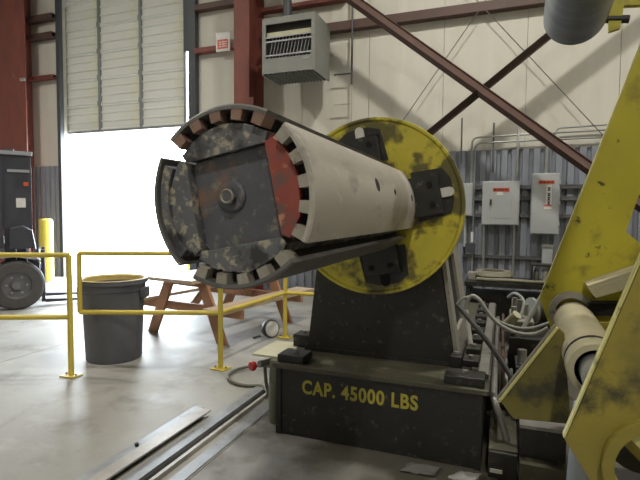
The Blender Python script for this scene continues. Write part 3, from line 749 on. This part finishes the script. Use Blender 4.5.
# triangular gusset
gp = MB().prism([(.142, .985), (.165, .965), (.20, .59), (-.02, .575), (-.075, .645)], yf, 2.20, 2.225).build('gusset', 'gusset_olive', fr)
MB().prism([(.1345, .988), (.142, .984), (-.073, .640), (-.082, .642)], yf, 2.19, 2.214).build('cut_edge', 'yellow_edge', gp)
MB().prism([(.127, .992), (.1325, .988), (-.083, .643), (-.090, .646)], yf, 2.215, 2.24).build('cut_edge', 'worn_steel', gp)
# snubber roll overhead with bracket
ro_ = MB(); ro_.revolve([(0, 0), (.140, 0), (.150, .01), (.150, 1.6), (.14, 1.61), (0, 1.61)], yf(.212, 2.49, 2.90), yf(0, 0, -1), 44); ro_.build('snubber_roll', 'roll_steel', fr)
ar = MB(); ar.prism([(.34, 2.545), (.62, 2.515), (.70, 2.90), (.30, 2.92)], yf, 2.96, 3.0); ar.build('roll_arm', 'yellow_paint', fr)
MB().cyl(yf(.212, 2.49, 2.90), yf(.212, 2.49, 2.99), .05, n=16).build('roll_shaft', 'black_steel', fr)
MB().prism([(.17, 2.46), (.25, 2.46), (.40, 2.60), (.40, 2.90), (.20, 2.80)], yf, 2.965, 2.995).build('roll_arm', 'yellow_dirty', fr)
MB().prism([(.365, 2.56), (.44, 2.56), (.425, 2.41), (.375, 2.40)], yf, 2.93, 2.959).build('lug', 'yellow_paint', fr)
MB().cyl(yf(.325, 2.475, 2.945), yf(.465, 2.455, 2.945), .02, n=10).build('lug_bolt', 'black_steel', fr)
MB().cyl(yf(.182, 0.03, 1.80), yf(.225, .80, 1.86), .05, n=24).build('lift_cylinder', 'post_grey', fr)
MB().cyl(yf(.182, 0.0, 1.80), yf(.182, .03, 1.80), .09, n=24).build('cylinder_foot', 'post_grey', fr)
MB().box(.55, 1.60, 1.0, 3.1, 0, .02).build('floor_plate', 'black_steel', fr)

# black step boxes between base and frame
st = thing('step_box', (.02, 3.0, 0), 'low black box with white strip at the base corner', 'box')
MB().box(-.045, .105, 2.76, 3.35, 0, .15).build('body', 'black_steel', st, .006); MB().box(-.035, .03, 2.752, 2.7595, .035, .055).build('label_strip', 'sticker_white', st)
MB().box(-.045, .105, 2.77, 3.34, .1505, .162).build('top_plate', 'greasy_top', st)
st = thing('step_box', (.23, 3.0, 0), 'taller black box on a grey block under the gusset', 'box')
MB().box(.115, .34, 2.78, 3.4, .14, .30).build('body', 'black_steel', st, .006); MB().box(.115, .36, 2.70, 3.4, 0, .139).build('block', 'greasy_top', st)
MB().box(.11, .345, 2.775, 3.38, .3005, .318).build('top_plate', 'worn_steel', st)

def rag(x, y, w, d, mt, label, sd):
    random.seed(sd); n = 7; v = []; f = []
    for i in range(n):
        for j in range(n):
            u, q = i/(n-1)-.5, j/(n-1)-.5
            v.append((x+u*w*(1+.25*random.random())+q*.05, y+q*d*(1+.2*random.random()), .004+.03*random.random()*(1-1.6*max(abs(u), abs(q))+.25)))
    for i in range(n-1):
        for j in range(n-1): f.append((i*n+j, (i+1)*n+j, (i+1)*n+j+1, i*n+j+1))
    o = MB().add(v, f, True).build('shop_rag', mt); so = o.modifiers.new('solid', 'SOLIDIFY'); so.thickness = .003
    tag(o, label, 'rag', 'rags on the floor at the base')
rag(-.40, 2.69, .16, .10, 'rag_grey', 'crumpled grey rag on floor before the base, left of the small one', 3)
rag(-.16, 2.70, .11, .09, 'rag_light', 'small pale rag on floor at right corner of the base', 5)

# ================================================================== HYDRAULICS BEHIND THE BASE
hyd = thing('hydraulic_unit', (.12, 4.3, 0), 'dark hydraulic manifold with fittings between the reel base and yellow frame', 'hydraulic unit')
MB().box(.06, .45, 3.75, 4.6, 0, .56).build('tank', 'black_steel', hyd, .01)
MB().box(.065, .23, 3.85, 4.35, .561, .66).build('manifold', 'beige_plate', hyd, .008)
for k, (x, y, h_) in enumerate(((.09, 3.9, .10), (.13, 4.0, .14), (.18, 4.1, .09), (.10, 4.2, .12))):
    MB().cyl((x, y, .661), (x, y, .66+h_), .022, n=10).build('fitting', 'worn_steel' if k % 2 else 'galv', hyd)
MB().cyl((.02, 3.86, .60), (.11, 3.80, .72), .035, n=14).build('solenoid', 'tray_cream', hyd)
MB().cyl((.24, 4.2, .68), (.44, 4.3, .68), .10, n=20).build('motor', 'black_steel', hyd)
MB().cyl((.22, 4.19, .68), (.24, 4.2, .68), .11, n=20).build('motor_flange', 'beige_plate', hyd)
MB().box(.24, .42, 4.15, 4.35, .5605, .60).build('motor_mount', 'black_steel', hyd)
def hose(pts, r, mt, label): tag(MB().tube(smoothpath(pts, 6), r, 8).build('hydraulic_hose', mt), label, 'hose', 'hydraulic hoses beside the pedestal')
hose([(-.23, 3.5, .76), (-.225, 3.5, .832), (-.193, 3.5, .885), (-.139, 3.5, .855), (-.058, 3.5, .74), (.028, 3.5, .678), (.123, 3.5, .648), (.216, 3.5, .655), (.293, 3.5, .703)], .013, 'hose_grey', 'pale grey hose arching from the pedestal and sagging to the yellow frame')
hose([(-.30, 3.60, .80), (-.25, 3.6, .85), (-.16, 3.6, .85), (-.073, 3.6, .735), (.061, 3.6, .672), (.19, 3.6, .668), (.313, 3.6, .72)], .011, 'hose_grey', 'second grey hose sagging just behind the arching one')
hose([(-.25, 3.10, .88), (-.16, 3.05, .79), (-.056, 3.0, .679), (.03, 2.95, .57), (.09, 2.9, .48), (.12, 2.9, .32)], .016, 'hose_dark', 'dark hose running straight down past the base right edge')
hose([(-.27, 5.80, .714), (-.13, 5.76, .714), (.08, 5.80, .713), (.30, 5.76, .713), (.47, 5.79, .714)], .022, 'hose_tan', 'tan hose lying along the dark bench')
hose([(.05, 4.2, .78), (.10, 4.1, .83), (.16, 4.0, .78), (.12, 3.9, .62)], .012, 'hose_grey', 'short curved hose over the manifold')
hose([(.28, 3.9, .86), (.20, 3.85, .70), (.13, 3.80, .58), (.05, 3.78, .45)], .016, 'hose_grey', 'grey pipe slanting beside the yellow frame corner')
tag(MB().cyl((-.19, 3.5, .517), (-.232, 3.5, .785), .017, n=12).build('hose_fitting', 'sticker_white'), 'pale fitting at foot of the arching hose', 'fitting')
pq = MB(); pq.tube(bend([(-.028, 5.2, .40), (-.028, 2.98, .40), (-.02, 2.90, .37), (.02, 2.90, .27), (.05, 2.9, .163)], .06), .020, 10)
tag(pq.build('steel_pipe', 'worn_steel'), 'grey pipe running along right side of the reel base', 'pipe')
pq = MB(); pq.tube(bend([(.02, 5.2, .44), (.02, 3.40, .44), (.02, 3.36, .02)], .05), .013, 8)
tag(pq.build('steel_pipe', 'brown_steel'), 'thin rusty pipe beside the base pipe', 'pipe')
gb = thing('gear_box', (.2, 3.3, 0), 'dark grey gearbox with bolted lid under the sagging hoses', 'gearbox')
MB().box(.11, .33, 3.44, 3.70, 0, .42).build('case', 'black_steel', gb, .012); MB().box(.10, .34, 3.43, 3.71, .4205, .44).build('lid', 'dark_frame', gb, .004)
for x in (.13, .31):
    for y in (3.46, 3.56, 3.68): MB().cyl((x, y, .44), (x, y, .455), .012, n=6).build('bolt', 'worn_steel', gb)
MB().cyl((.14, 3.50, .44), (.14, 3.50, .54), .03, n=12).build('breather', 'galv', gb)
MB().cyl((.21, 3.438, .25), (.21, 3.41, .25), .07, n=20).build('shaft_cover', 'dark_frame', gb)
for i_, (x, y, z) in enumerate(((.042, 3.30, .40), (.08, 3.24, .33))):
    tag(MB().tube(bend([(x, 3.72, z), (x, y, z), (x+.02, y-.02, .165), (x+.02, y-.02, .164)], .04), .011, 8).build('steel_pipe', 'galv' if i_ else 'worn_steel'), ['short bent steel pipe beside the rusty pipe', 'short bright bent pipe in front of the gearbox'][i_], 'pipe')
bk = thing('rear_bench', (.1, 5.9, 0), 'dark bench with tan coil and boxes below the electrical cabinets', 'bench')
MB().box(-.40, .75, 5.7, 6.3, .64, .69).build('top', 'black_steel', bk)
for x in (-.36, .71):
    for y in (5.74, 6.26): MB().box(x-.025, x+.025, y-.025, y+.025, 0, .64).build('leg', 'black_steel', bk)
MB().box(-.36, .70, 5.8, 6.25, .12, .54).build('lower_box', 'black_steel', bk)
cq = MB().revolve([(.13, 0), (.20, .0), (.22, .05), (.19, .10), (.13, .10), (.13, 0)], (-.10, 6.06, .69), (0, 0, 1), 24)
tag(cq.build('hose_coil', 'hose_tan'), 'tan coil of hose on the dark bench', 'coil')
cq = thing('open_crate', (.42, 5.95, .69), 'small dark open frame crate on the dark bench', 'crate')
for x0, x1, y0, y1, z0, z1 in ((.30, .32, 5.85, 6.05, .69, .90), (.52, .54, 5.85, 6.05, .69, .90), (.32, .52, 5.85, 6.05, .88, .90), (.32, .52, 5.85, 6.05, .69, .71)):
    MB().box(x0, x1, y0, y1, z0, z1).build('frame_bar', 'black_steel', cq)
for i, x in enumerate((.36, .45)):
    tag(MB().revolve([(0, 0), (.03, 0), (.032, .10), (.015, .13), (.015, .15), (0, .15)], (x, 5.95, .71), (0, 0, 1), 12).build('bottle', 'sticker_white' if i else 'galv'), ['small grey bottle in the dark crate', 'small white bottle in the dark crate'][i], 'bottle')
tag(MB().box(-.37, -.29, 5.86, 5.98, .69, .78).build('small_box', 'beige_plate', None, .006), 'small grey box at left end of the dark bench', 'box')

# ================================================================== RAILINGS, BIN, TABLE
def railing(name, label, posts, top, mid, stubs=(), zt=1.07, zm=.525):
    t = thing(name, (posts[0][0], posts[0][1], 0), label, 'railing')
    for (x, y) in posts:
        p = MB().cyl((x, y, .012), (x, y, zt), .024, n=14).build('post', 'rail_yellow', t)
        MB().box(x-.075, x+.075, y-.06, y+.06, 0, .012).build('base_plate', 'rail_yellow', p)
        for dx in (-.055, .055): MB().cyl((x+dx, y, .012), (x+dx, y, .028), .010, n=6).build('anchor_bolt', 'worn_steel', p)
    for (x, y) in stubs: MB().cyl((x, y, zm), (x, y, zt), .022, n=14).build('end_bar', 'rail_yellow', t)
    for a, b in zip(top, top[1:]): MB().cyl((*a, zt), (*b, zt), .022, n=14).build('top_rail', 'rail_yellow', t)
    for a, b in zip(mid, mid[1:]): MB().cyl((*a, zm), (*b, zm), .022, n=14).build('mid_rail', 'rail_yellow', t)
    return t
railing('guard_rail', 'yellow pipe guard rail in front of the forklift', [(-3.53, 3.14), (-5.35, 2.30)], [(-3.53, 3.14), (-5.35, 2.30)], [(-3.53, 3.14), (-5.35, 2.30)])
railing('guard_rail', 'yellow pipe guard rail passing the bin and picnic table', [(-2.42, 3.80), (-2.35, 5.06), (-1.62, 5.15)], [(-3.62, 3.33), (-2.42, 3.80), (-2.35, 5.06), (-1.62, 5.15)], [(-3.62, 3.33), (-2.42, 3.80), (-2.35, 5.06), (-1.62, 5.15)], [(-3.62, 3.33)])
bx, by = -3.60, 3.72
bn = thing('waste_bin', (bx, by, 0), 'round dark grey plastic waste bin with yellow liner behind the guard rail', 'bin')
MB().revolve([(0, .02), (.235, .02), (.25, 0), (.26, .01), (.275, .35), (.288, .68), (.30, .69), (.305, .77), (.285, .775), (.27, .70), (.245, .05), (0, .05)], (bx, by, 0), (0, 0, 1), 40).build('barrel', 'can_grey', bn)
MB().revolve([(.27, .70), (.287, .778), (.31, .79), (.322, .785), (.325, .755), (.308, .77)], (bx, by, 0), (0, 0, 1), 40).build('rim', 'can_grey', bn)
MB().revolve([(.262, .62), (.284, .785), (.306, .80), (.324, .796)], (bx, by, 0), (0, 0, 1), 40).build('liner', 'can_liner', bn)
for s in (-1, 1):
    u = Vector((.935, .355, 0))*s
    MB().bar(Vector((bx, by, .66))+u*.29, Vector((bx, by, .66))+u*.335, .13, .10).build('handle', 'can_grey', bn)
# picnic table
PT = thing('picnic_table', (-3.30, 5.25, 0), 'reddish wooden A-frame picnic table beyond the guard rail', 'table')
ca, sa = math.cos(math.radians(-9)), math.sin(math.radians(-9))
def pt(x, y, z): return Vector((-3.30+x*ca-y*sa, 5.25+x*sa+y*ca, z))
def plank(x0, x1, y0, y1, z0, z1, name, mt):
    v_ = [pt(x, y, z) for x in (x0, x1) for y in (y0, y1) for z in (z0, z1)]
    return MB().add(v_, [(0, 1, 3, 2), (4, 6, 7, 5), (0, 4, 5, 1), (2, 3, 7, 6), (0, 2, 6, 4), (1, 5, 7, 3)]).build(name, mt, PT)
for k in range(5): plank(-.36+k*.146, -.36+k*.146+.138, -.92, .92, .68, .718, 'table_plank', 'wood_top')
for sgn in (-1, 1):
    for k in range(2):
        x = sgn*.66+(k-1)*.146
        plank(x, x+.138, -.92, .92, .40, .438, 'bench_plank', 'wood_top')
for y in (-.60, .60):
    plank(-.34, .34, y-.02, y+.02, .60, .679, 'cross_beam', 'wood_red')
    plank(-.80, .80, y-.021, y+.021, .30, .399, 'bench_beam', 'wood_red')
    for sgn in (-1, 1):
        yy = y+(.045 if y > 0 else -.045)
        v_ = [pt(sgn*x, yy+d, z) for d in (-.02, .02) for x, z in ((.18, .679), (.32, .679), (.62, .0), (.48, .0))]
        MB().add(v_, [(0, 1, 2, 3), (4, 5, 6, 7), (0, 1, 5, 4), (1, 2, 6, 5), (2, 3, 7, 6), (3, 0, 4, 7)]).build('leg', 'wood_red', PT)
    MB().bar(pt(0, y*.9, .35), pt(0, y*.25, .66), .04, .08).build('diagonal_strut', 'wood_red', PT)
# round lamp lying on the floor
ol = thing('round_canister', (-2.50, 5.0, 0), 'small dark round canister with pale face lying beside the yellow post', 'canister')
MB().revolve([(0, -.07), (.06, -.065), (.095, -.03), (.105, .02), (.10, .055), (.09, .06)], (-2.52, 5.0, .105), (.85, -.5, .12), 28).build('body', 'hose_dark', ol)
MB().revolve([(.091, .056), (.06, .066), (0, .07)], (-2.52, 5.0, .105), (.85, -.5, .12), 28).build('face', 'lens_white', ol)
MB().bar((-2.60, 4.93, .03), (-2.67, 4.87, .012), .03, .02).build('handle', 'hose_dark', ol)
# bollards at the doorway
def bollard(x, y, h_, label):
    t = thing('bollard', (x, y, 0), label, 'bollard', 'yellow bollards at the bay door')
    MB().revolve([(.13, 0), (.13, h_-.05), (.11, h_-.01), (0, h_)], (x, y, 0), (0, 0, 1), 24).build('post', 'rail_yellow', t)
    MB().cyl((x, y, 0), (x, y, .02), .18, n=24).build('collar', 'galv', t)
bollard(-8.76, 7.25, 1.30, 'yellow bollard left of the open bay door by the forklift')
bollard(-6.15, 8.6, 1.10, 'yellow bollard outside right of the open bay door')

# ================================================================== FORKLIFT (faces right)
FK = thing('forklift', (-6.71, 5.05, 0), 'dark forklift with tall mast parked at the left behind the guard rail', 'forklift')
def wheel(x, y, r, w):
    tt = MB().revolve([(.56*r, -w/2), (.92*r, -w/2), (r, -w*.36), (r, w*.36), (.92*r, w/2), (.56*r, w/2), (.56*r, -w/2)], (x, y, r), (0, 1, 0), 36).build('wheel', 'tyre', FK)
    MB().revolve([(0, -w*.30), (.22*r, -w*.30), (.26*r, -w*.20), (.50*r, -w*.22), (.555*r, -w*.42), (.565*r, w*.4)], (x, y, r), (0, 1, 0), 30).build('rim', 'rim', tt)
    MB().revolve([(0, -w*.44), (.16*r, -w*.42), (.18*r, -w*.30)], (x, y, r), (0, 1, 0), 18).build('hub', 'rim', tt)
    for k in range(6):
        a = k*math.pi/3
        MB().cyl((x+.36*r*math.cos(a), y-w*.21, r+.36*r*math.sin(a)), (x+.36*r*math.cos(a), y-w*.30, r+.36*r*math.sin(a)), .018, n=6).build('wheel_nut', 'fork_trim', tt)
for (x, y, r) in ((-6.71, 5.05, .36), (-6.71, 6.05, .36), (-8.45, 5.12, .29), (-8.45, 5.98, .29)): wheel(x, y, r, .24)
MB().prism([(-9.0, .35), (-8.9, .22), (-7.05, .22), (-6.95, .50), (-7.1, .80), (-7.3, .95), (-8.2, 1.0), (-8.95, 1.0)], lambda x, z, y: Vector((x, y, z)), 5.22, 5.88).build('chassis', 'fork_body', FK, .02)
MB().prism([(-7.12, .72), (-6.98, .80), (-6.72, .82), (-6.45, .76), (-6.40, .72), (-6.72, .78), (-6.98, .755)], lambda x, z, y: Vector((x, y, z)), 4.93, 5.2).build('fender', 'fork_trim', FK)
MB().prism([(-7.05, .80), (-6.78, .80), (-6.98, 1.15), (-7.05, 1.18)], lambda x, z, y: Vector((x, y, z)), 5.18, 5.92).build('cowl', 'fork_trim', FK)
for y in (5.25, 5.85):
    MB().tube(bend([(-7.0, y, .9), (-7.25, y, 2.15), (-8.3, y, 2.2), (-8.6, y, 1.0)], .12), .03, 8).build('guard_bar', 'fork_body', FK)
for k in range(5): MB().bar((-7.35-.2*k, 5.25, 2.18), (-7.35-.2*k, 5.85, 2.18), .05, .02).build('guard_slat', 'fork_body', FK)
MB().box(-8.1, -7.6, 5.35, 5.75, 1.0, 1.12).build('seat', 'rubber', FK, .03); MB().box(-8.2, -8.08, 5.35, 5.75, 1.1, 1.6).build('seat_back', 'rubber', FK, .03)
ms = MB().box(-6.86, -6.72, 5.16, 5.26, .12, 2.36).build('mast_rail', 'fork_body', FK)
MB().box(-6.86, -6.72, 5.84, 5.94, .12, 2.36).build('mast_rail', 'fork_body', FK)
for y in (5.14, 5.86): MB().box(-6.71, -6.58, y+.03, y+.11, .14, 2.33).build('inner_rail', 'fork_body', FK)
for z in (.5, 1.3, 2.26): MB().box(-6.92, -6.60, 5.262, 5.838, z, z+.09).build('mast_tie', 'fork_body', FK)
for y in (5.36, 5.74):
    c1 = MB().cyl((-6.78, y, .2), (-6.78, y, 1.7), .045, n=14).build('lift_cylinder', 'fork_body', FK)
    MB().cyl((-6.78, y, 1.7), (-6.78, y, 2.25), .03, n=12).build('rod', 'chrome', c1)
MB().box(-7.0, -6.48, 5.10, 5.155, 2.275, 2.33).build('mast_cap', 'fork_trim', FK); MB().box(-6.80, -6.52, 5.10, 5.13, 2.02, 2.06).build('mast_hose_clip', 'fork_trim', FK)
MB().box(-7.0, -6.50, 5.145, 5.158, 1.18, 2.27).build('mast_cover', 'fork_body', FK)
MB().box(-6.70, -6.58, 5.125, 5.144, 1.50, 1.64).build('decal', 'sticker_white', FK); MB().box(-6.60, -6.54, 5.125, 5.144, 1.82, 1.88).build('decal', 'sticker_red', FK)
MB().box(-6.98, -6.87, 5.12, 5.20, .9, 2.30).build('hose_guide', 'fork_body', FK)
MB().prism([(-6.80, .88), (-6.46, .90), (-6.50, 1.16), (-6.62, 1.24), (-6.78, 1.2)], lambda x, z, y: Vector((x, y, z)), 5.0, 5.12).build('head_lamp', 'fork_body', FK, .02)
cg = MB().box(-6.50, -6.42, 5.1, 6.0, .42, .54).build('carriage', 'fork_body', FK)
MB().box(-6.50, -6.42, 5.1, 6.0, .72, .84).build('carriage', 'fork_body', FK)
for y in (5.1, 5.5, 5.95): MB().box(-6.49, -6.43, y, y+.05, .15, .88).build('carriage_upright', 'fork_body', FK)
for y in (5.16, 5.78):
    fk = MB().box(-6.40, -6.35, y, y+.12, .06, .86).build('fork', 'fork_body', FK)
    MB().prism([(-6.349, .05), (-5.35, .05), (-5.33, .06), (-6.349, .10)], lambda x, z, y_: Vector((x, y_, z)), y, y+.12).build('fork_blade', 'fork_body', fk)

FK.rotation_euler.z = math.radians(50)
